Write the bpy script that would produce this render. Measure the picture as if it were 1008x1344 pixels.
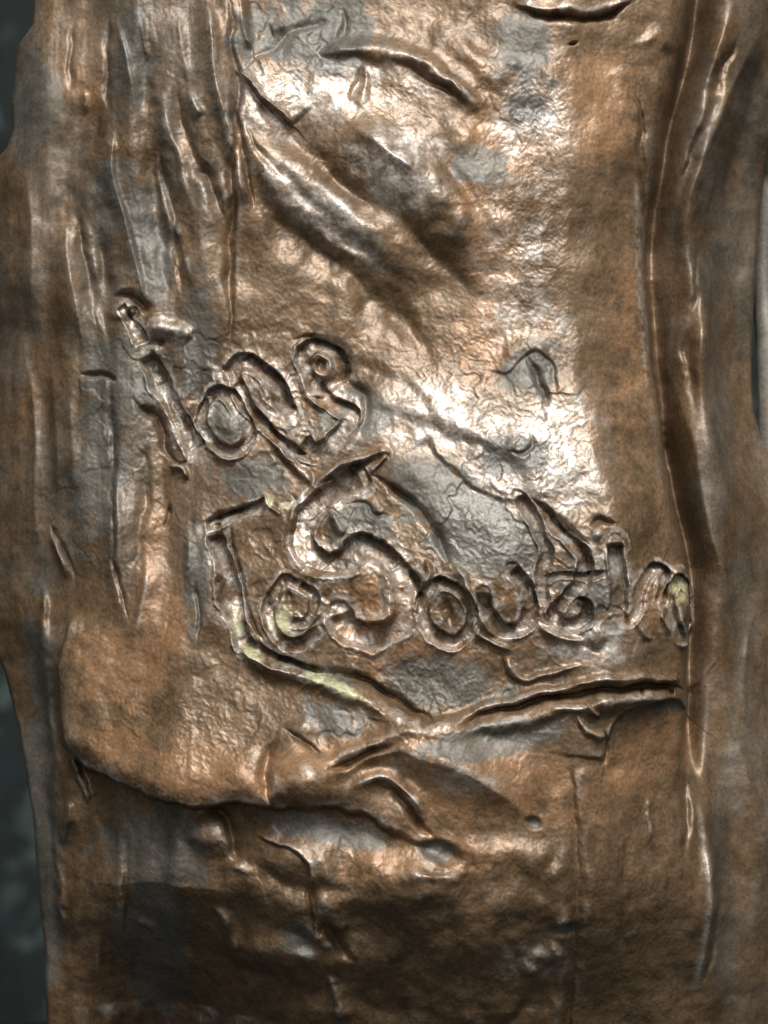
import bpy, math
import numpy as np

# ------------------------------------------------------------------ scale
S = 0.0002            # metres per sculpting unit (1 unit = 0.2 mm; the piece in view is about 20 cm wide)
DIST = 0.62           # camera distance to the front of the bronze
ZC = 0.42             # height of the view centre above the plinth's floor

for o in list(bpy.data.objects):
    bpy.data.objects.remove(o)
sc = bpy.context.scene
col = sc.collection

# ------------------------------------------------------------------ camera
cam_d = bpy.data.cameras.new("camera")
cam = bpy.data.objects.new("camera", cam_d)
col.objects.link(cam)
cam.location = (0, -DIST, ZC)
cam.rotation_euler = (math.radians(90), 0, 0)
cam_d.sensor_fit = 'VERTICAL'
cam_d.sensor_height = 24.0
cam_d.lens = 24.0 * DIST / (1344 * S)
cam_d.clip_start = 0.02
cam_d.clip_end = 50
cam_d.dof.use_dof = True
cam_d.dof.focus_distance = DIST - 0.009
cam_d.dof.aperture_fstop = 11.0
sc.camera = cam

# ------------------------------------------------------------------ world and lamps (interior, no sky)
w = bpy.data.worlds.new("World")
sc.world = w
w.use_nodes = True
bg = w.node_tree.nodes['Background']
bg.inputs[0].default_value = (0.72, 0.76, 0.72, 1)
bg.inputs[1].default_value = 0.13

def area(name, loc, target, size, size_y, power, color):
    d = bpy.data.lights.new(name, 'AREA')
    d.shape = 'RECTANGLE'; d.size = size; d.size_y = size_y
    d.energy = power; d.color = color
    o = bpy.data.objects.new(name, d); col.objects.link(o)
    o.location = loc
    from mathutils import Vector
    o.rotation_euler = (Vector(target) - Vector(loc)).to_track_quat('-Z', 'Y').to_euler()
    return o
area("ceiling_lamp", (0.16, -0.86, ZC + 1.14), (0, 0, ZC), 0.56, 0.56, 43.0, (1.0, 0.98, 0.945))
area("fill_panel", (-0.1, -1.7, ZC + 1.1), (0, 0, ZC), 1.8, 1.8, 27.0, (1.0, 0.97, 0.93))  # unseen soft fill from the front, added to lift the shadows

sc.view_settings.view_transform = 'Standard'
sc.view_settings.look = 'None'
sc.view_settings.gamma = 1.0
sc.view_settings.exposure = 0.0
sc.view_settings.use_curve_mapping = False

# ------------------------------------------------------------------ sculpting grid
G = 1.35
def axis(a0, a1, f0, f1):
    fine = np.arange(f0, f1, G)
    lo = np.arange(f0, a0, -5.0)[1:][::-1]
    hi = np.arange(fine[-1], a1, 5.0)[1:]
    return np.concatenate([lo, fine, hi]).astype(np.float32)
ua = axis(-190, 1210, -22, 1032)
va = axis(-170, 1560, -22, 1368)
U0, V0 = np.meshgrid(ua, va)          # rows = v (down), columns = u (right)
NV, NU = U0.shape

# ---- noise
rs = np.random.RandomState(11)
PERM = rs.permutation(1024).astype(np.int32)
PERM = np.concatenate([PERM, PERM])
ANG = rs.rand(1024).astype(np.float32) * 6.2831853
GX, GY = np.cos(ANG), np.sin(ANG)
def noise(x, y, seed=0):
    x = x + seed * 37.17; y = y + seed * 91.73
    xi = np.floor(x).astype(np.int32); yi = np.floor(y).astype(np.int32)
    xf = (x - xi).astype(np.float32); yf = (y - yi).astype(np.float32)
    sx = xf*xf*xf*(xf*(xf*6-15)+10); sy = yf*yf*yf*(yf*(yf*6-15)+10)
    def g(ix, iy, dx, dy):
        h = PERM[PERM[ix & 1023] + (iy & 1023)]
        return GX[h]*dx + GY[h]*dy
    a = g(xi, yi, xf, yf); b = g(xi+1, yi, xf-1, yf)
    c = g(xi, yi+1, xf, yf-1); d = g(xi+1, yi+1, xf-1, yf-1)
    a = a + sx*(b-a); c = c + sx*(d-c)
    return (a + sy*(c-a)) * 1.5
def fbm(x, y, s, oct=3, seed=0, gain=.5):
    r = 0; a = 1.0
    for k in range(oct):
        r = r + a*noise(x/s, y/s, seed+k*7); a *= gain; s *= .5
    return r
def ss(e0, e1, x):
    t = np.clip((x-e0)/(e1-e0), 0, 1); return t*t*(3-2*t)

# organic warp of every drawn line
Uw = U0 + 4.5*noise(U0/42, V0/42, 1) + 1.5*noise(U0/15, V0/15, 2)
Vw = V0 + 4.5*noise(U0/42, V0/42, 3) + 1.5*noise(U0/15, V0/15, 4)
Us = U0 + 5*noise(U0/90, V0/130, 6) + 1.2*noise(U0/30, V0/44, 7)
WID = 1 + .5*fbm(U0, V0, 70, 2, 5)         # tool pressure: marks swell and fade
DEP = np.clip(1 + .9*fbm(U0, V0, 60, 2, 9), .25, 1.9)

# ---- distance to a smooth line, in a window
def spline(pts, n=6, closed=False):
    P = np.array(pts, float)
    if closed: P = np.vstack([P[-1], P, P[0], P[1]])
    else: P = np.vstack([2*P[0]-P[1], P, 2*P[-1]-P[-2]])
    out = []
    for i in range(1, len(P)-2):
        p0, p1, p2, p3 = P[i-1:i+3]
        for t in np.arange(n)/n:
            out.append(.5*((2*p1)+(-p0+p2)*t+(2*p0-5*p1+4*p2-p3)*t*t+(-p0+3*p1-3*p2+p3)*t**3))
    out.append(P[-2]); return np.array(out)
def window(P, m):
    j0 = np.searchsorted(ua, P[:,0].min()-m); j1 = np.searchsorted(ua, P[:,0].max()+m)
    i0 = np.searchsorted(va, P[:,1].min()-m); i1 = np.searchsorted(va, P[:,1].max()+m)
    return slice(i0, i1), slice(j0, j1)
def line_dist(pts, m, n=6, closed=False, warp=True):
    """window, distance, signed side (+ = right of travel direction on the picture), 0..1 along"""
    P = spline(pts, n, closed).astype(np.float32)
    win = window(P, m)
    X = (Uw if warp else Us)[win]; Y = (Vw if warp else V0)[win]
    best = np.full(X.shape, 1e9, np.float32); side = np.zeros_like(best); tt = np.zeros_like(best); EX = np.zeros_like(best); EY = np.zeros_like(best)
    N = len(P)-1
    for k in range(N):
        ax, ay = P[k]; bx, by = P[k+1]; dx, dy = bx-ax, by-ay; L = dx*dx+dy*dy
        if L < 1e-6: continue
        t = np.clip(((X-ax)*dx+(Y-ay)*dy)/L, 0, 1)
        ex = X-ax-t*dx; ey = Y-ay-t*dy; d2 = ex*ex+ey*ey
        mk = d2 < best
        best = np.where(mk, d2, best)
        side = np.where(mk, dx*ey-dy*ex, side)
        tt = np.where(mk, (k+t)/N, tt); EX = np.where(mk, ex, EX); EY = np.where(mk, ey, EY)
    line_dist.off = (EX, EY)
    return win, np.sqrt(best), np.sign(side), tt

H = np.zeros_like(U0)                  # relief, sculpting units towards the viewer
PART = np.zeros(U0.shape, np.int16)    # which part a point belongs to
def taper(t, e=.12): return ss(-.02, e, t)*ss(-.02, e, 1-t)

def groove(pts, w, d, burr=.35, part=0, e=.1, closed=False, lean=0.0):
    """tool mark: trough of half width w and depth d with a thrown-up burr"""
    global H
    win, D, sd, t = line_dist(pts, w*3.2, closed=closed)
    f = np.ones_like(t) if closed else taper(t, e)
    ww = w*np.clip(1.02+.25*noise(U0[win]/60, V0[win]/60, 79), .8, 1.25)
    x = D/ww + .11*fbm(U0[win], V0[win], 15, 2, 83)
    ex, ey = line_dist.off
    q = np.clip((.62*ex-.78*ey)/ww, -1, 1)               # the tool was pushed in from one side: deepest under the upper right lip
    e0 = .66+.20*q
    cut = 1-ss(e0, 1.06-.04*q, x)
    h = -1.35*d*cut*(.26+.78*(q+1)/2)*np.clip(1+.4*noise(U0[win]/60, V0[win]/60, 84), .75, 1.3)
    chip = ss(-.35, .5, noise(U0[win]/38, V0[win]/38, 78))
    h += .8*burr*d*np.exp(-((x-1.16)/.20)**2)*(.1+.9*chip)*(.62-.62*q)
    h += .10*d*cut*noise(U0[win]/30, V0[win]/30, 77)
    H[win] += h*f
    if part: PART[win] = np.where((x < 1.55), part, PART[win])
def ridge(pts, w, a, part=0, e=.2, sharp=1.0, closed=False):
    """raised fold, half width w, height a"""
    win, D, sd, t = line_dist(pts, w*2.2, closed=closed)
    f = 1.0 if closed else taper(t, e)
    x = D/(w*np.clip(WID[win], .6, 1.5)*(.5+.5*f))
    H[win] += a*f*np.exp(-(x**2)**sharp)*(.7+.3*DEP[win])
    if part: PART[win] = np.where(x < 1.2, part, PART[win])
def fold(pts, wl, wr, a, e=.35):
    """cloth fold with a crisp crest; wl / wr = fall-off left / right of the travel direction"""
    win, D, sd, t = line_dist(pts, max(wl, wr)*3.5, warp=False)
    r = np.sqrt(D*D+4)-2
    x = np.where(sd > 0, r/wr, r/wl)
    H[win] += a*ss(0, e, t)*ss(0, e, 1-t)*np.exp(-x*(1+.25*x))
def crevice(pts, w, d, e=.15):
    win, D, sd, t = line_dist(pts, w*3)
    f = ss(-.03, max(e, .3), t)*ss(-.03, max(e, .3), 1-t)
    x = D/(w*np.clip(WID[win], .7, 1.4)*(.35+.65*f))
    H[win] += -d*f*np.exp(-x*x)*(.6+.4*DEP[win])
def step(pts, a, fall, soft=2.0, e=.12):
    """edge: the right-hand side of the travel direction stands a proud, fading over fall"""
    win, D, sd, t = line_dist(pts, fall*1.6+4)
    s = D*sd
    H[win] += a*taper(t, e)*ss(-soft, soft, s)*np.exp(-np.maximum(s, 0)/fall*1.3)*(1-ss(fall*1.1, fall*1.55, D))
def bump(cx, cy, rx, ry, rot, a, p=1.0):
    c, s = math.cos(math.radians(rot)), math.sin(math.radians(rot))
    m = max(rx, ry)*2.6
    win = window(np.array([[cx, cy]], float), m)
    X = Uw[win]-cx; Y = Vw[win]-cy
    q = ((X*c+Y*s)/rx)**2 + ((-X*s+Y*c)/ry)**2
    H[win] += a*np.exp(-q**p)

# ------------------------------------------------------------------ large form: cross sections from top to bottom
SEC = [
 # v,   [(u,h) x 12]
 (-170, [(-190,-400),(60,-130),(170,-60),(303,-24),(322,-58),(560,-38),(750,-16),(915,-70),(952,-150),(985,-110),(1060,-200),(1210,-420)]),
 (0, [(-190,-400),(50,-120),(170,-56),(303,-24),(322,-58),(560,-38),(750,-16),(900,-66),(936,-150),(972,-110),(1050,-200),(1210,-420)]),
 (130, [(-190,-400),(30,-130),(150,-62),(305,-12),(325,-10),(540,0),(745,-4),(872,-66),(904,-160),(940,-94),(1010,-220),(1210,-450)]),
 (250, [(-190,-420),(-30,-180),(130,-74),(302,-18),(340,-8),(560,14),(745,6),(852,-60),(880,-160),(916,-98),(992,-230),(1210,-470)]),
 (400, [(-190,-420),(-30,-190),(125,-78),(300,-24),(350,-18),(560,-10),(755,6),(858,-60),(880,-160),(924,-108),(985,-230),(1210,-470)]),
 (500, [(-190,-420),(-30,-190),(125,-78),(290,-20),(350,-8),(560,14),(765,22),(868,-52),(892,-156),(936,-110),(985,-225),(1210,-460)]),
 (650, [(-190,-420),(-30,-190),(115,-76),(265,-6),(360,20),(600,76),(788,86),(880,-14),(904,-150),(950,-108),(1020,-200),(1210,-360)]),
 (780, [(-190,-420),(-20,-185),(100,-74),(255,6),(380,40),(600,92),(810,92),(908,24),(930,-132),(968,-108),(1030,-180),(1210,-340)]),
 (900, [(-190,-400),(24,-190),(72,-70),(230,24),(400,56),(620,76),(800,78),(895,6),(917,-116),(950,-120),(1030,-165),(1210,-320)]),
 (1000, [(-190,-400),(34,-190),(78,-70),(230,52),(420,84),(620,94),(760,84),(896,2),(917,-90),(950,-110),(1030,-155),(1210,-320)]),
 (1100, [(-190,-400),(48,-160),(90,-90),(240,40),(430,84),(620,100),(760,86),(898,-2),(935,-54),(965,-92),(1030,-130),(1210,-300)]),
 (1200, [(-190,-380),(52,-165),(90,-98),(240,10),(430,58),(620,76),(760,62),(895,-20),(935,-56),(965,-100),(1030,-140),(1210,-300)]),
 (1344, [(-190,-380),(56,-195),(90,-150),(240,-80),(430,-44),(620,-34),(760,-40),(890,-90),(930,-100),(965,-135),(1030,-170),(1210,-300)]),
 (1560, [(-190,-420),(56,-240),(90,-190),(240,-150),(430,-150),(620,-150),(760,-150),(890,-160),(930,-170),(965,-190),(1030,-220),(1210,-360)]),
]
kv = np.array([s[0] for s in SEC], float)
ku = np.array([[p[0] for p in s[1]] for s in SEC], float)
kh = np.array([[p[1] for p in s[1]] for s in SEC], float)
cg = 3.0
cu = np.arange(-192, 1216, cg); cv = np.arange(-173, 1564, cg)
B = np.zeros((len(cv), len(cu)))
for i, v in enumerate(cv):
    uu = [np.interp(v, kv, ku[:, k]) for k in range(12)]
    hh = [np.interp(v, kv, kh[:, k]) for k in range(12)]
    B[i] = np.interp(cu, uu, hh)
def gauss(A, s, ax):
    r = int(3*s/cg)+1; k = np.exp(-.5*(np.arange(-r, r+1)*cg/s)**2); k /= k.sum()
    Ap = np.pad(A, [(r, r) if a == ax else (0, 0) for a in (0, 1)], mode='edge')
    return sum(k[q]*(Ap[q:q+A.shape[0], :] if ax == 0 else Ap[:, q:q+A.shape[1]]) for q in range(2*r+1))
B = gauss(gauss(B, 30, 0), 8, 1)
def sample(A, u, v):
    x = np.clip((u-cu[0])/cg, 0, len(cu)-1.001); y = np.clip((v-cv[0])/cg, 0, len(cv)-1.001)
    xi = x.astype(int); yi = y.astype(int); xf = x-xi; yf = y-yi
    return (A[yi, xi]*(1-xf)+A[yi, xi+1]*xf)*(1-yf)+(A[yi+1, xi]*(1-xf)+A[yi+1, xi+1]*xf)*yf
H += sample(B, U0 + 6*noise(U0/60, V0/120, 8), V0).astype(np.float32)
H += 8*fbm(U0, V0, 130, 2, 20) + 1.6*fbm(U0, V0, 34, 2, 25)

# ------------------------------------------------------------------ drapery on the left
def hang(mask, du, dv, a, seed):
    global H
    H += mask*a*fbm(U0 + 10*noise(U0/90, V0/160, seed+3), V0*du/dv, du, 2, seed, .4)
left = 1-ss(270, 310, U0)
hang(left*(1-ss(760, 860, V0)), 72, 420, 19, 101)
fold([(12,190),(22,270),(24,340),(14,430)], 12, 22, 12)
fold([(62,250),(76,330),(92,400),(104,480)], 10, 26, 17)
fold([(6,430),(20,520),(24,640),(30,760)], 10, 18, 10)
crevice([(84,255),(94,310),(106,370),(118,430)], 9, 12, .4)
fold([(96,0),(92,60),(78,130),(60,180)], 26, 30, 14)
fold([(140,150),(138,220),(154,280),(176,350),(192,410)], 3, 26, 14, .25)
fold([(143,0),(156,40),(165,90),(172,140)], 4, 9, 9)
fold([(182,0),(186,40),(192,75)], 4, 8, 8)
crevice([(135,0),(132,60),(134,140)], 5, 8)
fold([(98,100),(104,114),(102,136)], 4, 8, 7)
crevice([(80,0),(78,60),(82,110)], 5, 8)
fold([(208,100),(218,160),(235,200),(243,245),(262,290)], 6, 14, 11)
fold([(244,106),(256,136),(266,150)], 4, 9, 9)
fold([(232,0),(238,60),(250,120)], 8, 14, 8)
crevice([(225,90),(236,150),(252,200),(276,240),(292,300),(300,350)], 7, 10, .3)
fold([(200,210),(212,260),(228,300),(240,340),(256,400)], 8, 14, 11)
crevice([(205,160),(207,220),(222,270),(232,330),(236,390)], 7, 10, .3)
crevice([(262,205),(274,235),(286,270)], 6, 9, .3)
crevice([(176,-20),(186,80),(190,180),(206,300),(214,400)], 16, 16, .2)
crevice([(116,120),(118,240),(128,360),(138,470)], 14, 13, .3)
fold([(266,-30),(276,60),(284,110),(300,170),(312,230),(320,270)], 10, 12, 20, .15)
fold([(311,-30),(316,30),(324,60)], 5, 6, 14, .25)
crevice([(296,-40),(304,60),(309,110),(306,170),(303,240),(300,320),(302,400),(300,450)], 7, 17, .1)
crevice([(300,115),(312,170),(326,240),(334,270)], 6, 12, .3)
fold([(44,450),(54,520),(60,600),(58,660)], 24, 10, 13)
fold([(80,490),(80,540),(85,600),(80,660)], 8, 10, 9)
crevice([(92,486),(130,490),(142,500)], 5, 9)
crevice([(136,494),(138,560),(142,620),(132,690)], 6, 9, .4)
step([(92,492),(134,494)], 7, 40, 3)
crevice([(50,690),(56,704),(66,720),(84,764)], 5, 13)
fold([(46,696),(60,728),(76,770)], 12, 5, 12)
fold([(146,570),(150,640),(156,690),(146,740),(138,770)], 8, 12, 15)
crevice([(138,650),(144,710),(151,770),(166,815)], 4, 9)
fold([(192,725),(187,770),(178,815),(170,860)], 14, 7, 11)
fold([(246,690),(247,730),(241,765)], 10, 5, 9)
crevice([(188,560),(186,620),(178,700),(170,760)], 8, 9, .4)
crevice([(222,660),(218,682),(214,690)], 4, 9)
crevice([(258,760),(262,800),(258,840)], 4, 7)

# ------------------------------------------------------------------ cloth on the centre panel
# diagonal folds falling from the vertical edge
ridge([(300,150),(345,196),(400,238),(450,285),(520,335),(590,378)], 20, 15, e=.3)
ridge([(322,190),(356,236),(392,280),(440,322),(500,350)], 15, 13, e=.3)
crevice([(322,108),(352,142),(384,176),(410,206),(450,240),(520,284),(580,345),(622,385)], 17, 13)
crevice([(314,210),(350,262),(400,310),(445,345),(500,395),(545,440),(572,500)], 27, 17)
crevice([(320,160),(350,208),(400,258),(440,292)], 6, 7)
step([(312,96),(330,112),(352,134),(384,164)][::-1], 14, 30, 2.5, .05)
ridge([(316,98),(334,116),(356,138),(382,160)], 4, 6, e=.05)
# the big rounded fold with the bright crest
ridge([(420,120),(480,176),(540,228),(590,280),(612,330),(622,378)], 54, 21, e=.35)
fold([(452,158),(484,184),(510,206),(534,222),(566,240)], 22, 16, 15, .3)
bump(560, 270, 60, 40, 40, 4)
crevice([(556,196),(590,226),(614,260),(636,300),(640,350)], 12, 6)
# upper fold
ridge([(412,66),(460,60),(520,68),(560,84),(600,118),(640,150)], 12, 16)
ridge([(560,30),(600,50),(640,90),(660,120)], 16, 9)
crevice([(516,78),(546,90),(580,112),(616,144)], 7, 9)
crevice([(472,80),(468,108),(460,134)], 6, 6)
ridge([(474,84),(478,110),(472,146)], 8, 5)
crevice([(318,75),(352,62),(378,40),(400,26),(440,20)], 9, 6)
step([(330,70),(360,58),(384,36),(430,24)], 5, 30, 5)
ridge([(350,30),(372,26)], 9, 8)
crevice([(448,0),(452,30),(440,50)], 4, 5)
# upper right ledge, pit and marks
crevice([(680,2),(720,16),(760,20),(800,14),(836,-8)], 5, 14)
step([(672,0),(720,14),(760,18),(800,12),(840,-12)][::-1], 14, 34, 3)
crevice([(752,51),(754,55)], 3.5, 12)
bump(690, 140, 26, 18, 0, -5)
bump(720, 95, 14, 20, 20, 6); bump(672, 82, 12, 8, 0, 4)
bump(875, 108, 16, 20, 10, 7); bump(882, 62, 14, 8, -20, -6); bump(860, 40, 16, 8, -20, 5)
crevice([(842,100),(846,160),(850,220),(860,300),(866,360)], 5, 8)
# torn patch in the middle right
crevice([(690,466),(704,500),(716,520),(716,536)], 5, 11)
step([(640,486),(662,490),(682,474),(704,462),(726,482),(734,520)], -4, 30, 3)
ridge([(660,470),(690,452),(720,470)], 10, 5)
bump(672, 582, 20, 16, 0, 6); crevice([(660,594),(680,596),(692,584),(690,570)], 4, 6)
bump(610, 560, 26, 14, 30, 5)
step([(700,660),(672,606),(590,566),(540,548),(470,512)], 8, 60, 11)
step([(578,566),(566,536),(540,506),(490,478),(440,462)][::-1], -5, 50, 9)
step([(560,572),(584,612),(640,652),(690,664)], -6, 40, 4)
bump(540, 620, 30, 18, 35, 6)
# right edge of the lit panel

# ------------------------------------------------------------------ folds on the right
val = np.interp(V0, [-170,0,130,250,350,450,600,750,900,1560], [960,935,905,880,872,880,896,922,918,905])
rt = ss(0, 30, U0-val)
H -= 56*np.exp(-((U0-val-4*noise(U0/60, V0/90, 119))/13)**2)*(1-ss(960, 1060, V0))
H += rt*17*fbm((U0-val) + 10*noise(U0/90, V0/170, 118), V0*64/600, 64, 2, 113, .3)
fold([(1000,-60),(962,20),(940,80),(918,150),(900,210),(890,270),(884,350)], 32, 22, 26, .3)
fold([(950,80),(932,140),(914,190),(898,250)], 10, 12, 11)
fold([(1040,-30),(1000,50),(972,110),(945,180),(920,250),(902,340)], 23, 17, 18)
crevice([(990,20),(960,80),(936,150),(914,220),(900,300)], 9, 13, .3)
fold([(880,370),(879,410),(884,450),(904,500),(925,570),(938,660),(960,740),(978,820)], 23, 16, 15, .2)
crevice([(866,430),(874,490),(888,560),(898,660)], 7, 14, .3)
fold([(964,260),(956,360),(944,440),(938,520)], 20, 20, 15)
crevice([(932,310),(928,400),(920,470),(930,540)], 9, 12, .4)
fold([(940,520),(960,600),(985,640),(1020,690)], 17, 41, 12)
fold([(960,820),(978,940),(998,1040),(1030,1180)], 41, 23, 16)
fold([(1008,800),(998,900),(1004,980)], 26, 17, 12)
fold([(914,1010),(927,1090),(934,1170),(931,1250),(918,1350)], 16, 32, 34, .5)
fold([(937,1120),(946,1170),(941,1225)], 8, 11, 12)
crevice([(940,1090),(953,1170),(948,1240),(936,1310)], 7, 10, .3)
crevice([(902,930),(906,1000),(904,1060),(900,1140)], 7, 12)
fold([(910,940),(914,1040),(908,1140)], 20, 17, 10)

# ------------------------------------------------------------------ ledge below the inscription
crevice([(345,846),(390,868),(440,882),(487,893),(520,914),(548,932),(575,941)], 6, 18)
ridge([(318,846),(350,868),(390,884),(430,893),(470,908),(520,934),(570,950),(640,944),(720,926),(800,914),(880,912)], 11, 15, e=.05)
ridge([(560,944),(600,936),(645,918),(690,908),(735,897),(799,884),(871,889),(888,892)], 6, 12, e=.06)
crevice([(600,942),(650,926),(700,914),(739,906),(790,900),(840,897),(880,899),(905,912)], 4.2, 15, .1)
crevice([(832,902),(838,903)], 4, 10)
crevice([(872,905),(880,907)], 4, 9)
step([(905,936),(880,916),(840,922),(806,934),(792,960),(786,992)], 10, 60, 3, .04)
crevice([(786,950),(788,980),(780,1000)], 4, 8)
ridge([(748,930),(770,952),(788,962)], 4, 9)
ridge([(760,916),(780,934)], 3, 7)
# pilaster
crevice([(744,1000),(748,1060),(754,1130),(752,1220),(750,1344),(750,1420)], 8, 5, .04)
crevice([(814,1070),(818,1140),(820,1240),(818,1344),(818,1420)], 8, 5, .05)
step([(746,1000),(752,1090),(754,1200),(752,1344),(752,1420)][::-1], 6, 60, 4, .05)
ridge([(846,1040),(848,1070),(850,1100)], 5, 5)
bump(800, 1000, 12, 12, 0, -5)

# finger-like folds
bump(398, 1006, 42, 36, 10, 24, 1.3)
ridge([(380,1016),(430,1000),(470,980),(520,968),(580,980),(640,1004)], 22, 15, e=.2)
ridge([(430,990),(470,972),(510,954),(560,950)], 6, 7)
fold([(500,958),(528,974),(552,985),(590,996),(630,1014),(668,1040),(700,1070)], 20, 18, 14, .3)
fold([(450,1030),(480,1012),(504,1008),(526,1022),(548,1042),(560,1070)], 8, 12, 18, .25)
crevice([(500,1020),(528,1040),(548,1068),(570,1086)], 5, 9)
crevice([(432,1000),(456,992),(486,976),(530,962)], 6, 13)
bump(395, 950, 18, 14, 0, 9)
crevice([(372,950),(410,970),(424,984)], 4, 7)
crevice([(366,960),(352,990),(350,1020),(360,1046)], 9, 16)
# underside of the lobe
win_u = np.array([-200, 40, 66, 96, 130, 175, 215, 260, 330, 380, 420, 480, 520, 560, 620, 1210])
win_v = np.array([975, 975, 988, 1012, 1030, 1042, 1052, 1058, 1052, 1052, 1054, 1066, 1086, 1098, 1110, 1110])
uv = np.interp(Uw, win_u, win_v) + 7*noise(U0/40, V0/90, 15) + 1.5*noise(U0/14, V0/40, 16)
amp = 44*ss(60, 110, Uw)*(1-.55*ss(300, 360, Uw))*(1-ss(500, 570, Uw))
below = ss(-9, 3, Vw-uv)
# soft copper roll under the moulding
win_, D_, sd_, t_ = line_dist([(430,992),(480,972),(530,962),(590,975),(650,1005),(720,1040)], 90)
H[win_] += 19*np.exp(-(D_/38)**2)*taper(t_, .3)
H -= amp*below*(0.45+0.55*np.exp(-np.maximum(Vw-uv, 0)/70))
lip = np.exp(-((Vw-uv+26)/26)**2)*(Vw < uv+30)
H += 14*lip*ss(60, 120, Uw)*(1-ss(460, 560, Uw))
# left rim of the lobe
step([(88,1010),(70,960),(66,900),(74,840),(90,800)], 22, 50, 3, .2)
ridge([(38,780),(40,900),(52,1000),(56,1100),(60,1250)], 9, 12, e=.05)
ridge([(78,1000),(96,1030),(106,1070)], 5, 12)
ridge([(66,1130),(72,1090),(76,1060)], 6, 10)
bump(330, 1000, 40, 30, 20, 8)

# ------------------------------------------------------------------ rough lower block
bump(276, 1090, 30, 26, 30, 20, 1.6)
crevice([(262,1066),(290,1066),(306,1086),(312,1112),(322,1128)], 6, 12)
bump(320, 1134, 14, 8, 20, 8)
step([(330,1086),(390,1110),(408,1140),(412,1190),(416,1220)][::-1], 10, 40, 3)
crevice([(412,1136),(414,1180),(406,1214)], 9, 14)
bump(426, 1226, 16, 11, 50, 14, 1.5)
crevice([(408,1208),(430,1212),(446,1240),(470,1256)], 10, 14)
bump(560, 1200, 130, 70, 10, 12)
bump(500, 1150, 80, 40, -10, 14)
bump(575, 1104, 26, 12, 20, -14, 2)
ridge([(530,1124),(556,1134),(580,1135),(612,1128)], 6, 6)
ridge([(680,1270),(710,1256),(740,1238)], 14, 12)
bump(696, 1068, 9, 8, 0, -6, 2)
bump(738, 1210, 22, 10, 5, -6, 2)
ridge([(430,1280),(444,1310),(446,1350)], 9, 10)
bump(400, 1250, 12, 10, 0, 8)
for k, (x, a) in enumerate([(110,7),(150,8),(182,6),(226,6),(300,6)]):
    ridge([(x,1060+5*k),(x+4,1130),(x-3,1240),(x+2,1360)], 13, a, e=.3)
crevice([(160,1090),(158,1160),(150,1260)], 7, 9)
ridge([(168,1226),(190,1236),(200,1262)], 7, 7)
ridge([(278,1190),(300,1220),(310,1260)], 8, 7)
rough = ss(1075, 1120, V0)*ss(250, 330, U0)*(1-ss(730, 750, U0))
bl = np.sqrt(noise(U0/120+.35*noise(U0/60,V0/60,37), V0/95, 36)**2+.012)
H += rough*(20*bl + 4.5*fbm(U0, V0, 60, 3, 31, .45))
H -= .5*np.maximum(V0-1165-14*noise(U0/70, V0/300, 35), 0)*1.2*(1-ss(200, 420, U0))*ss(30, 190, U0)  # surface tilted down to stand in for a cast shadow at lower left
H += ss(1060, 1100, V0)*(1-ss(250, 330, U0))*3.0*noise(U0/22, V0/90, 33)

# ------------------------------------------------------------------ the inscription (every letter its own part)
LETTERS = []
def letter(label):
    LETTERS.append(label); return len(LETTERS)+100
# upper word
p = letter("first mark of the upper word, a pitted crossbar above a short curled stroke")
bump(152, 402, 18, 12, 15, 9, 1.5)
crevice([(136,384),(160,382),(184,394),(190,410)], 6, 16)
bump(172, 405, 8, 9, 0, -12, 2); bump(170, 404, 4, 5, 0, 6)
ridge([(186,436),(210,428),(236,434),(250,444)], 10, 12, part=p)
groove([(150,396),(166,420),(180,450)], 9, 9.5, .4, p)
crevice([(188,448),(214,444)], 4, 10)
p = letter("long slanting stem of the upper word with a bright floor")
groove([(186,462),(204,495),(222,530),(242,566),(258,592)], 14, 17.6, .35, p, .06)
ridge([(196,462),(208,456)], 9, 8, part=p)
crevice([(168,520),(184,536),(202,546),(210,572),(218,594),(240,614)], 4.5, 15)
ridge([(216,608),(236,612),(244,630)], 6, 10)
crevice([(228,606),(246,604)], 3, 8)
p = letter("small round o of the upper word with a raised grey middle")
groove([(268,528),(284,512),(304,520),(318,545),(326,576),(306,594),(280,584),(266,558)], 9, 14.9, .35, p, closed=True)
bump(296, 556, 11, 19, -15, 6, 1.5)
ridge([(262,506),(274,530),(272,560)], 4, 6)
ridge([(268,580),(290,600),(314,604)], 4, 7)
p = letter("arched n-shaped letter of the upper word")
groove([(296,490),(318,476),(342,484),(364,510),(380,545)], 12, 17.6, .35, p, .08)
groove([(308,492),(322,526),(346,560),(376,584),(400,600)], 8, 16.2, .3, p, .1)
p = letter("looped pinkish letter ending the upper word, with a round hole")
groove([(400,462),(420,452),(442,464),(448,486),(432,506),(408,500),(396,480)], 10, 14.9, .4, p, closed=True)
groove([(412,508),(436,528),(460,548),(448,574),(416,594),(400,580)], 12, 14.9, .4, p, .08)
bump(422, 481, 8, 9, 0, -8, 2); bump(438, 488, 8, 8, 0, 9); bump(416, 512, 8, 8, 0, 6)
crevice([(384,448),(410,440),(440,448),(456,474),(456,500),(476,520),(480,550),(462,574)], 5, 14)
ridge([(392,488),(404,520),(432,540)], 4, 8)
bump(430, 578, 7, 6, 0, 5)
# flourish between the words
ridge([(346,556),(372,592),(396,618),(412,640)], 6, 9)
ridge([(409,642),(440,616),(470,602),(496,596),(512,600)], 5, 12)
crevice([(424,636),(446,620),(470,610),(492,604)], 6, 16)
ridge([(488,622),(500,610),(506,602)], 4, 9)
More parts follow.
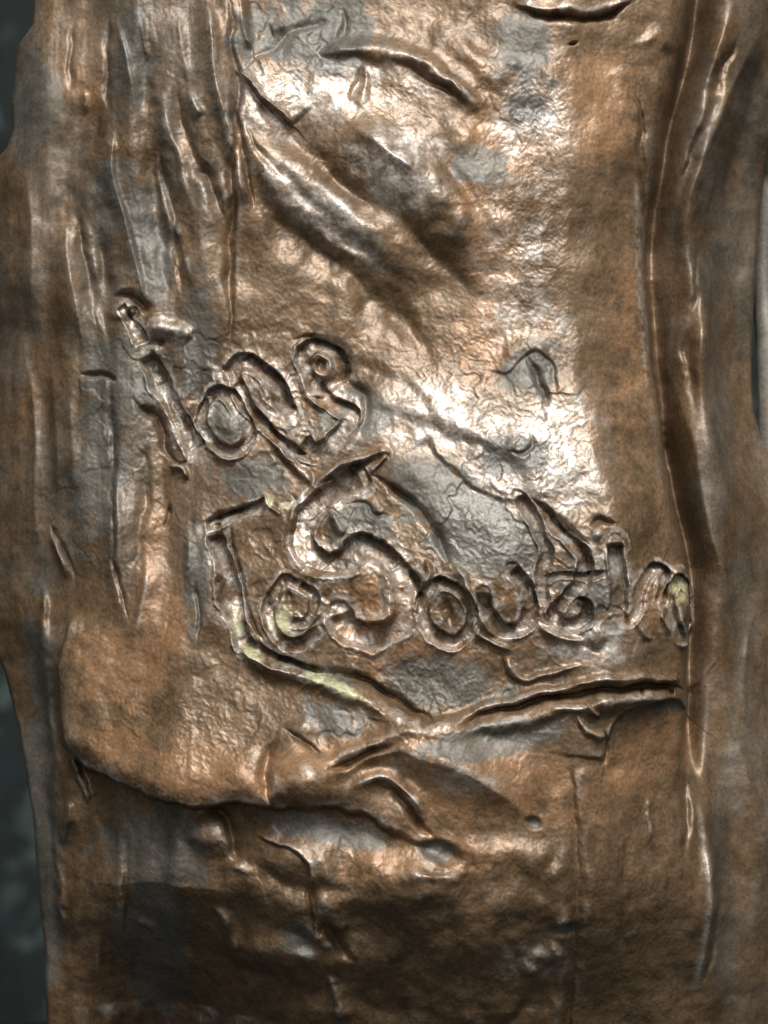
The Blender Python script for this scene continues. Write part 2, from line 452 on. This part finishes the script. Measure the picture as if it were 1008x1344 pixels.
# lower word
p = letter("tall L-shaped first letter of the lower word, its foot stained yellow green")
groove([(268,690),(299,682),(330,668),(350,662)], 8, 13.5, .4, p, .08)
groove([(284,700),(296,747),(305,788),(314,824),(326,850)], 13, 17.6, .35, p, .05)
groove([(322,842),(352,858),(388,872),(420,880)], 9, 12.2, .35, p, .12)
crevice([(304,690),(312,744),(326,796),(345,842)], 4, 14)
crevice([(268,682),(300,676),(336,660)], 3.5, 11)
ridge([(344,650),(356,664),(372,674)], 3.5, 6)
p = letter("small e of the lower word with a slit in its middle")
groove([(396,766),(376,760),(360,780),(354,806),(364,830),(392,842),(424,828)], 9, 13.5, .4, p, .08)
groove([(396,766),(412,784),(404,812),(384,812)], 7, 10.8, .35, p, .1)
crevice([(382,772),(384,800)], 4.5, 9)
ridge([(404,818),(424,800)], 4, 5)
p = letter("large swirling S in the middle of the lower word")
groove([(472,628),(445,642),(417,663),(400,688),(397,710),(410,732),(430,741),(454,734),(480,720),(506,728),(525,752),(532,782),(524,810),(504,826),(480,831),(456,821),(446,802)], 17, 18.9, .34, p, .03)
bump(432, 694, 14, 20, 15, -10, 1.5)
ridge([(436,668),(446,692),(456,702)], 4, 9)
ridge([(470,806),(494,811),(514,795),(513,764),(496,742)], 5, 8)
crevice([(452,664),(476,660),(490,674),(510,676)], 3, 6)
crevice([(487,624),(515,640),(540,660),(564,690),(580,716),(586,742)], 6, 16)
crevice([(536,736),(550,770),(552,800)], 4.5, 12)
ridge([(552,770),(562,750),(556,730)], 4, 9)
p = letter("small almond-shaped o after the S of the lower word")
groove([(558,782),(574,765),(600,772),(616,794),(614,822),(594,836),(568,828),(556,806)], 9, 14.9, .4, p, closed=True)
bump(585, 800, 6, 15, -10, -8, 1.5)
ridge([(590,732),(606,758),(624,788),(632,804)], 4.5, 9)
p = letter("open u-shaped letter of the lower word")
groove([(630,772),(633,800),(650,820),(674,824),(690,804),(684,770),(670,748)], 9.5, 16.2, .4, p, .06)
ridge([(622,806),(622,828),(648,842),(668,852)], 4, 9)
bump(654, 792, 10, 14, 0, 4)
p = letter("tall looped d of the lower word with crossing strokes")
groove([(676,652),(698,684),(712,722),(706,752),(704,790)], 9, 16.2, .45, p, .06)
groove([(708,668),(732,700),(758,728),(758,756),(738,782),(722,802),(742,818),(762,808),(758,788),(744,794)], 9, 17.6, .4, p, .05)
groove([(712,758),(740,752),(784,752)], 4.5, 9.5, .4, p)
ridge([(700,812),(735,833),(758,838)], 4.5, 9)
crevice([(690,650),(716,672),(742,696),(764,716)], 4, 12)
p = letter("dark narrow stem of the lower word under a knobbed hook")
groove([(797,712),(800,745),(804,772),(800,800)], 12, 20.2, .35, p, .08)
crevice([(764,690),(782,682),(802,688)], 4, 10)
bump(774, 700, 8, 8, 0, 8); bump(774, 830, 15, 14, 0, 7, 2)
crevice([(752,842),(776,848),(792,836)], 3.5, 6)
p = letter("slanting r stroke of the lower word")
groove([(800,800),(814,814),(828,800),(836,766),(852,746),(866,752),(866,790)], 8.5, 14.5, .4, p, .06)
ridge([(822,806),(836,826),(850,836)], 4, 6)
p = letter("last curl of the lower word, rim stained yellow green")
groove([(876,782),(888,762),(906,774),(916,804),(908,832),(890,838),(878,812)], 8.5, 13.0, .5, p, closed=True)
ridge([(872,748),(896,756),(916,786),(924,816),(914,842)], 6, 9, part=p)
ridge([(662,858),(666,876),(684,888),(714,878),(760,868)], 5, 8)
crevice([(656,860),(660,880),(680,896)], 3.5, 7)

# ------------------------------------------------------------------ hammered, flaking and fine surface
flake = np.zeros_like(U0)
def blob(cx, cy, rx, ry, rot=0):
    c, s = math.cos(math.radians(rot)), math.sin(math.radians(rot))
    X = U0-cx; Y = V0-cy
    return np.exp(-((X*c+Y*s)/rx)**2 - ((-X*s+Y*c)/ry)**2)
for b in [(690,330,70,170),(690,600,95,110),(600,470,70,70),(380,110,70,50),(520,140,60,60),(440,210,70,40),(700,150,70,80),(240,960,130,70),(560,900,120,60),(640,720,120,60)]:
    flake = np.maximum(flake, blob(*b))
nx = U0 + 4*noise(U0/16, V0/16, 41); ny = V0 + 4*noise(U0/16, V0/16, 42)
r1 = 1-np.abs(noise(nx/13, ny/9, 43)); r2 = 1-np.abs(noise(nx/7, ny/6, 44))
calm = np.clip(1 - ss(860, 900, U0) - .7*(1-ss(40, 120, U0)), .12, 1)
flake *= calm
let = np.maximum(np.maximum(blob(330,540,170,110), blob(480,740,260,110)), np.maximum(blob(740,770,180,110), blob(500,900,160,60)))
r0 = 1-np.abs(noise(nx/27, ny/21, 46))
H += let*1.7*(r0**4-.3)
H += flake**1.5*.7*(r1**3-.35) + (.08*calm+flake)*.45*(r2**3-.35)
H += calm*.8*fbm(U0, V0, 30, 3, 51, .45)
H += calm*.3*noise(U0/5.0, V0/5.0, 55)

# layers of old patina that flaked off: low, sharp-edged terraces
wx = U0 + 5*noise(U0/24, V0/24, 91); wy = V0 + 5*noise(U0/24, V0/24, 92)
tn = fbm(wx, wy, 110, 4, 93, .52); tn2 = fbm(wx, wy*.8, 80, 4, 98, .52)
chipm = np.clip(let + .9*blob(400,50,110,60) + .8*blob(690,110,60,80) + .9*blob(690,500,90,80) + .7*blob(600,640,90,60) + .5*blob(600,960,200,60)
    + .5*blob(640,300,90,120) + .45*blob(240,960,150,80) + .6*blob(420,1140,200,70) + .5*blob(200,300,110,320) + .5*blob(120,620,90,150), 0, 1)
H -= chipm*(2.4*ss(.14, .26, tn) + 1.2*ss(.24, .40, tn2)) - chipm*.4*noise(U0/5, V0/5, 97)
H += (1-ss(270, 310, U0))*(1-ss(800, 860, V0))*(.5*noise(U0/8, V0/60, 95) + .2*noise(U0/4, V0/30, 96))

# ------------------------------------------------------------------ patina weights, with some highlights painted in as pale metal
mott = fbm(U0, V0, 40, 4, 61, .6); mott2 = fbm(U0, V0, 22, 4, 66, .65)
def patch(lst, lo=.35, hi=.5, k=.42, n=None):
    a = np.zeros_like(U0)
    for b in lst: a = np.maximum(a, blob(*b[:4], *(b[4:5] or (0,)))*(b[5] if len(b) > 5 else 1))
    return ss(lo, hi, a + k*(mott2*.6+tn*.8 if n is None else n)*np.minimum(1, a*2.2))
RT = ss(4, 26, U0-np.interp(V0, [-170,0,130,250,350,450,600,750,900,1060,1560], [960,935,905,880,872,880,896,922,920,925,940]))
grey = .9*patch([(420,40,110,60),(690,60,50,55),(690,140,30,30),(625,218,44,28,15),(700,485,60,38,-20),(480,690,50,40),
  (325,630,55,32),(590,888,85,36),(170,70,32,120),(190,320,32,120,-10),(255,420,30,90),(200,1120,120,70,0,.75),(430,1080,90,18,10),
  (570,1105,30,16),(694,1068,11,9),(740,1210,24,11),(850,920,60,11,8),(115,600,45,130),(150,480,60,60),(290,560,40,50),(460,550,60,40),
  (560,640,70,50,35),(260,760,22,80),(650,960,110,22,-8),(10,100,50,90),(640,700,80,50),
  (670,600,50,30),(30,1050,40,300),(190,1260,60,110),(395,1230,30,30),(780,760,70,60,10,.8),(420,880,60,16,20),(440,930,50,30,20,.8),(130,250,26,60)], .3, .6)
copper = .85*patch([(200,990,140,60,0,.7),(400,1005,60,40),(600,1010,180,60,8),(100,50,38,70),(785,120,60,90),(650,330,40,80),(620,260,30,24),
  (435,520,30,70,-35),(215,760,42,110),(850,980,70,70),(720,1010,40,40),(560,860,90,40),(500,790,60,70),(670,180,80,80,0,.8),(640,440,60,90,0,.8),
  (300,1020,90,40),(830,500,50,240,0,.55),(550,1110,170,60,0,.6),(840,800,40,50),(160,880,90,70,0,.8),(450,110,40,20)], .3, .7)
yellow = patch([(330,852,24,14,40),(420,884,30,12,25),(372,815,20,26,30,.8),(893,776,20,16,45),(354,656,10,12),(376,664,10,5),(312,820,16,30,10,.7),(460,902,30,9,25),(905,815,9,20,0,.6)], .35, .8)
worn_glint = patch([(430,110,130,70,0,.75),(690,360,80,200,0,.5),(690,600,105,95,0,.85),(560,560,90,60,0,.8),(520,215,70,50,35),(420,280,110,30,40),(630,680,100,60,0,.8),(700,150,50,60),  # paler metal: rubbed areas, and the bright highlight zones painted in
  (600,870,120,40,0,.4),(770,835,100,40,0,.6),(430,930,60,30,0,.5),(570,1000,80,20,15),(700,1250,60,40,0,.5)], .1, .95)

def box(Aa, r):
    for ax in (0, 1):
        c = np.cumsum(np.pad(Aa, [(r+1, r) if a == ax else (0, 0) for a in (0, 1)], mode='edge'), axis=ax, dtype=np.float64)
        n = Aa.shape[ax]
        Aa = ((c[2*r+1:2*r+1+n] - c[:n]) if ax == 0 else (c[:, 2*r+1:2*r+1+n] - c[:, :n]))/(2*r+1)
    return Aa
crest = ss(1.2, 5.0, H - box(box(H, 7), 7))*ss(-.5, .3, mott2+.15)        # high edges paler: rubbed metal, plus thin highlight lines painted in
crest *= ss(60, 110, U0)*(1-ss(845, 875, U0))
worn_glint = np.maximum(worn_glint, .6*crest)
worn_glint = np.maximum(worn_glint, .7*np.exp(-((U0-np.interp(V0, [1050,1110,1180,1250,1330], [921,929,934,930,921]))/5)**2)*ss(1040, 1100, V0)*(1-ss(1270, 1330, V0)))  # pale stripe painting the highlight along the lower right fold
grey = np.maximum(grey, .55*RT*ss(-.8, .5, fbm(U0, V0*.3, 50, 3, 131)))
LT = (1-ss(250, 320, U0))*(1-ss(700, 840, V0))
grey = np.maximum(grey, .50*LT*ss(-.7, .35, fbm(U0, V0*.4, 60, 4, 133)))
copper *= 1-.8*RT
lm = (PART > 100)*ss(-.35, .45, mott2+.3)
worn_glint = np.maximum(worn_glint, lm*.7); grey = grey*(1-.6*lm)
# ------------------------------------------------------------------ to real space: flanks turn away round the silhouettes
def curve(tab):
    t = np.array(tab, float); return np.interp(va, t[:, 0], t[:, 1]).astype(np.float32)[:, None]
uL = curve([(-170,30),(0,26),(24,0),(100,-10),(140,-6),(165,-16),(190,-50),(210,-70),(400,-80),(700,-86),(800,-74),(860,-48),(900,-26),(1000,0),(1100,22),(1300,36),(1560,38)])
uR = curve([(-170,1130),(0,1110),(50,1080),(90,1064),(150,1048),(250,1036),(350,1026),(450,1022),(530,1024),(570,1034),(600,1060),(640,1090),(800,1110),(1560,1110)])
R = 14.0
tL = np.maximum(0, uL-U0); tR = np.maximum(0, U0-uR)
X = U0.copy()
X = np.where(tL > 0, uL-R*(1-np.exp(-tL/R)), X); X = np.where(tR > 0, uR+R*(1-np.exp(-tR/R)), X)
dep = H - 1.6*(tL-R*(1-np.exp(-tL/R))) - 1.6*(tR-R*(1-np.exp(-tR/R)))
POS = np.stack([(X-504)*S, -dep*S, ZC+(672-V0)*S], -1).astype(np.float32)
du = np.gradient(POS, axis=1); dv = np.gradient(POS, axis=0)
NRM = np.cross(dv, du); NRM /= np.linalg.norm(NRM, axis=-1, keepdims=True)+1e-12
if NRM[NV//2, NU//2, 1] > 0: NRM = -NRM
NRM = NRM.astype(np.float32)

# ------------------------------------------------------------------ parts of the sculpture
def inside(poly):
    P = np.array(poly, float); r = np.zeros(U0.shape, bool); n = len(P)
    for k in range(n):
        x1, y1 = P[k]; x2, y2 = P[(k+1) % n]
        if y1 == y2: continue
        r ^= ((y1 > Vw) != (y2 > Vw)) & (Uw < (x2-x1)*(Vw-y1)/(y2-y1)+x1)
    return r
A, Z = -400, 2000
base = np.full(U0.shape, 1, np.int16)                                                     # front_panel
base[inside([(A,A),(296,A),(304,60),(309,110),(306,170),(303,240),(300,330),(300,445),(260,480),(225,600),(258,690),(262,800),(220,840),(90,800),(66,860),(60,990),(A,990)])] = 2   # left drapery
base[inside([(960,A),(935,0),(905,130),(880,250),(872,350),(880,450),(896,600),(905,750),(910,900),(906,1000),(900,1140),(900,Z),(Z,Z),(Z,A)])] = 3                            # right drapery
base[(base == 1) & inside([(300,836),(345,843),(440,880),(487,893),(548,932),(575,941),(650,926),(739,904),(840,896),(905,908),(905,934),(870,920),(806,934),(786,1000),(744,1010),(748,1100),(620,1110),(560,1098),(520,1086),(480,1066),(420,1054),(330,1052),(215,1052),(130,1030),(60,985),(60,860),(90,800),(220,840)])] = 4   # ledge
base[(base == 1) & (Vw > 905) & (Uw > 740)] = 5                                           # pilaster
base[((base == 1) | (base == 2)) & (Vw > 960)] = 6                                        # lower block
PART = np.where(PART > 0, PART, base)
FP = PART[:-1, :-1]                                                                        # face labels

# ------------------------------------------------------------------ materials
def nodes(name):
    m = bpy.data.materials.new(name); m.use_nodes = True
    nt = m.node_tree; return m, nt, nt.nodes['Principled BSDF']
def mix(nt, fac, a, b):
    n = nt.nodes.new('ShaderNodeMix'); n.data_type = 'RGBA'
    for s, v in ((0, fac), (6, a), (7, b)):
        if isinstance(v, bpy.types.NodeSocket): nt.links.new(v, n.inputs[s])
        else: n.inputs[s].default_value = v if s == 0 else (*v, 1)
    return n.outputs[2]
def ntex(nt, scale, detail=5, rough=.6, dist=0.0, vec=None):
    n = nt.nodes.new('ShaderNodeTexNoise'); n.inputs['Scale'].default_value = scale
    n.inputs['Detail'].default_value = detail; n.inputs['Roughness'].default_value = rough; n.inputs['Distortion'].default_value = dist
    if vec: nt.links.new(vec, n.inputs['Vector'])
    return n.outputs['Fac']
def ramp(nt, v, a, b, c=0.0, d=1.0):
    n = nt.nodes.new('ShaderNodeMapRange'); nt.links.new(v, n.inputs[0])
    for i, q in zip((1, 2, 3, 4), (a, b, c, d)): n.inputs[i].default_value = q
    return n.outputs[0]
def math_(nt, op, a, b):
    n = nt.nodes.new('ShaderNodeMath'); n.operation = op
    for i, q in enumerate((a, b)):
        if isinstance(q, bpy.types.NodeSocket): nt.links.new(q, n.inputs[i])
        else: n.inputs[i].default_value = q
    return n.outputs[0]

def bronze():
    m, nt, p = nodes("patinated_bronze")
    at = nt.nodes.new('ShaderNodeAttribute'); at.attribute_name = 'patina'
    sp = nt.nodes.new('ShaderNodeSeparateColor'); nt.links.new(at.outputs['Color'], sp.inputs[0])
    g, c, y = sp.outputs; wn = at.outputs['Alpha']
    tc = nt.nodes.new('ShaderNodeTexCoord').outputs['Object']
    n1 = ntex(nt, 60, 6, .65, .4, tc); n2 = ntex(nt, 260, 6, .7, .3, tc); n3 = ntex(nt, 900, 4, .6, 0, tc)
    brown = mix(nt, ramp(nt, n1, .35, .65), (.088, .053, .026), (.168, .106, .060))
    brown = mix(nt, ramp(nt, n2, .45, .66, 0, .75), brown, (.052, .036, .019))
    cop = mix(nt, ramp(nt, n2, .35, .68), (.265, .146, .074), (.190, .106, .052))
    gry = mix(nt, ramp(nt, n1, .35, .65), (.050, .047, .039), (.112, .105, .089))
    yel = mix(nt, ramp(nt, n2, .4, .65), (.46, .44, .20), (.33, .33, .22))
    worn_glint_col = mix(nt, ramp(nt, n2, .36, .66), (.27, .23, .195), (.50, .462, .42))  # pale tone shared by rubbed metal and painted highlights
    k = mix(nt, ramp(nt, n2, .3, .6, .45, 1.0), brown, cop)
    colr = mix(nt, c, brown, k)
    colr = mix(nt, math_(nt, 'MULTIPLY', wn, ramp(nt, n2, .35, .62, .25, .95)), colr, worn_glint_col)
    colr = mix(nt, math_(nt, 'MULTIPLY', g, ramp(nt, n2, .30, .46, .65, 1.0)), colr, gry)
    colr = mix(nt, math_(nt, 'MULTIPLY', y, ramp(nt, n2, .36, .60, .15, .8)), colr, yel)
    n4 = ntex(nt, 2100, 3, .7, 0, tc)
    sp1 = ramp(nt, math_(nt, 'ADD', math_(nt, 'MULTIPLY', n3, .6), math_(nt, 'MULTIPLY', n4, .4)), .34, .66, .62, 1.38)
    vm = nt.nodes.new('ShaderNodeVectorMath'); vm.operation = 'SCALE'
    nt.links.new(colr, vm.inputs[0]); nt.links.new(sp1, vm.inputs['Scale']); colr = vm.outputs[0]
    nt.links.new(colr, p.inputs['Base Color'])
    met = math_(nt, 'SUBTRACT', .28, math_(nt, 'MULTIPLY', y, .2))
    met = math_(nt, 'SUBTRACT', met, math_(nt, 'MULTIPLY', g, .12))
    nt.links.new(met, p.inputs['Metallic'])
    r = ramp(nt, n2, .3, .7, .37, .50)
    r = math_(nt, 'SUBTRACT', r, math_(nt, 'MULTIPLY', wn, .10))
    r = math_(nt, 'ADD', r, math_(nt, 'MULTIPLY', g, .12))
    nt.links.new(r, p.inputs['Roughness'])
    b1 = nt.nodes.new('ShaderNodeBump'); b1.inputs['Strength'].default_value = .35; b1.inputs['Distance'].default_value = .0005
    nt.links.new(n2, b1.inputs['Height'])
    b2 = nt.nodes.new('ShaderNodeBump'); b2.inputs['Strength'].default_value = .5; b2.inputs['Distance'].default_value = .00022
    nt.links.new(n3, b2.inputs['Height']); nt.links.new(b1.outputs[0], b2.inputs['Normal'])
    nt.links.new(b2.outputs[0], p.inputs['Normal'])
    return m
BRONZE = bronze()

def build_part(name, fid, skirt, parent, label=None):
    fi, fj = np.nonzero(FP == fid)
    a = fi*NU+fj
    quads = np.stack([a, a+NU, a+NU+1, a+1], 1)          # counter-clockwise seen from the front
    used, inv = np.unique(quads, return_inverse=True)
    q = inv.reshape(-1, 4)
    n = len(used)
    co = POS.reshape(-1, 3)[used]; no = NRM.reshape(-1, 3)[used]
    wt = np.stack([grey, copper, yellow, worn_glint], -1).reshape(-1, 4)[used]
    e = np.concatenate([q[:, [0, 1]], q[:, [1, 2]], q[:, [2, 3]], q[:, [3, 0]]])
    key = np.sort(e, 1); key = key[:, 0].astype(np.int64)*n+key[:, 1]
    _, first, cnt = np.unique(key, return_index=True, return_counts=True)
    be = e[first[cnt == 1]]
    bv, binv = np.unique(be, return_inverse=True); binv = binv.reshape(-1, 2)
    top = n+np.arange(len(bv)); bot = top+len(bv)
    co = np.concatenate([co, co[bv], co[bv]+np.array([0, skirt*S, 0], np.float32)])
    side = np.stack([top[binv[:, 1]], top[binv[:, 0]], bot[binv[:, 0]], bot[binv[:, 1]]], 1)
    sn = np.tile(np.array([[0, 1, 0]], np.float32), (2*len(bv), 1))
    no = np.concatenate([no, sn]); wt = np.concatenate([wt, wt[bv], wt[bv]])
    allq = np.concatenate([q, side]).astype(np.int32)
    me = bpy.data.meshes.new(name)
    me.vertices.add(len(co)); me.vertices.foreach_set('co', co.astype(np.float32).ravel())
    me.loops.add(allq.size); me.loops.foreach_set('vertex_index', allq.ravel())
    me.polygons.add(len(allq)); me.polygons.foreach_set('loop_start', np.arange(0, allq.size, 4, dtype=np.int32))
    at = me.color_attributes.new('patina', 'FLOAT_COLOR', 'POINT')
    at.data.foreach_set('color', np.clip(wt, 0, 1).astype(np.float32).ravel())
    me.update(calc_edges=True)
    me.polygons.foreach_set('use_smooth', np.ones(len(allq), bool))
    me.normals_split_custom_set_from_vertices(no)
    me.materials.append(BRONZE)
    o = bpy.data.objects.new(name, me); col.objects.link(o); o.parent = parent
    o.location = -parent.location
    if label: o['label'] = label
    return o

root = bpy.data.objects.new('bronze_sculpture', None); col.objects.link(root)
root.location = (0, 0, ZC+(672-1560)*S)
root['label'] = "weathered brown bronze sculpture with draped folds and two scratched words of signature lettering"
root['category'] = "sculpture"
bpy.context.view_layer.update()
build_part('front_panel', 1, 40, root, "flat rubbed front of the bronze that carries the lettering")
build_part('drapery', 2, 40, root, "brown and grey vertical folds with a pitted edge")
build_part('drapery', 3, 40, root, "smooth dark brown folds falling past a deep valley")
build_part('ledge', 4, 40, root, "copper coloured ledge with finger-like folds under the lettering")
build_part('pilaster', 5, 40, root, "brown upright strip with straight edges")
build_part('lower_block', 6, 40, root, "rough dark brown block beneath the ledge")
for k, lab in enumerate(LETTERS):
    build_part('letter', 101+k, 12, root, lab)

# ------------------------------------------------------------------ setting: wall behind, plinth below
def simple_grid(name, pts, quads, mat):
    me = bpy.data.meshes.new(name); me.from_pydata(pts, [], quads); me.materials.append(mat)
    o = bpy.data.objects.new(name, me); col.objects.link(o); o['kind'] = 'structure'; return o
m, nt, p = nodes("mottled_green_stone")
tc = nt.nodes.new('ShaderNodeTexCoord').outputs['Object']
a = ntex(nt, 11, 5, .6, .8, tc); b = ntex(nt, 30, 4, .6, .5, tc)
c1 = mix(nt, ramp(nt, a, .38, .62), (.0006, .002, .002), (.007, .018, .018))
nt.links.new(mix(nt, ramp(nt, b, .55, .72), c1, (.075, .105, .10)), p.inputs['Base Color'])
p.inputs['Roughness'].default_value = .8
yb = 1.3
wall = simple_grid('background_wall', [(-2.5, yb, -1), (2.5, yb, -1), (2.5, yb, 2.5), (-2.5, yb, 2.5), (-2.5, yb+.1, -1), (2.5, yb+.1, -1), (2.5, yb+.1, 2.5), (-2.5, yb+.1, 2.5)],
    [(0,1,2,3),(5,4,7,6),(4,0,3,7),(1,5,6,2),(3,2,6,7),(4,5,1,0)], m)
zt = ZC+(672-1560)*S
plinth = simple_grid('plinth', [(-.25,-.12,-1),(.25,-.12,-1),(.25,.2,-1),(-.25,.2,-1),(-.25,-.12,zt),(.25,-.12,zt),(.25,.2,zt),(-.25,.2,zt)],
    [(3,2,1,0),(4,5,6,7),(0,1,5,4),(1,2,6,5),(2,3,7,6),(3,0,4,7)], m)

# far fold of the same cloth, seen past the gap on the right
def tube(name, path, rad, flat, parent, label):
    P = spline(path, 8); n = 20; co = []; q = []
    for i, (u, v, d) in enumerate(P):
        r = np.interp(i/(len(P)-1), [0, .25, .75, 1], rad)
        for k in range(n):
            a = 2*math.pi*k/n
            rr = r*(1+.10*math.sin(3*a+i*.11))
            co.append(((u+rr*math.cos(a)-504)*S, (d+flat*rr*math.sin(a))*S, ZC+(672-v)*S))
    for i in range(len(P)-1):
        for k in range(n):
            q.append((i*n+k, i*n+(k+1) % n, (i+1)*n+(k+1) % n, (i+1)*n+k))
    q.append(tuple(range(n))); q.append(tuple(range((len(P)-1)*n, len(P)*n))[::-1])
    me = bpy.data.meshes.new(name); me.from_pydata(co, [], q); me.polygons.foreach_set('use_smooth', [True]*len(q))
    at = me.color_attributes.new('patina', 'FLOAT_COLOR', 'POINT'); at.data.foreach_set('color', [.9, 0, 0, 0]*len(co))
    me.materials.append(BRONZE)
    o = bpy.data.objects.new(name, me); col.objects.link(o); o.parent = parent; o.location = -parent.location
    o['label'] = label
tube('drapery', [(1062,180,330),(1056,330,320),(1062,430,300),(1070,520,290),(1074,620,280),(1078,760,280)], [26, 20, 36, 46], .8, root, "blurred grey fold behind the gap in the cloth")
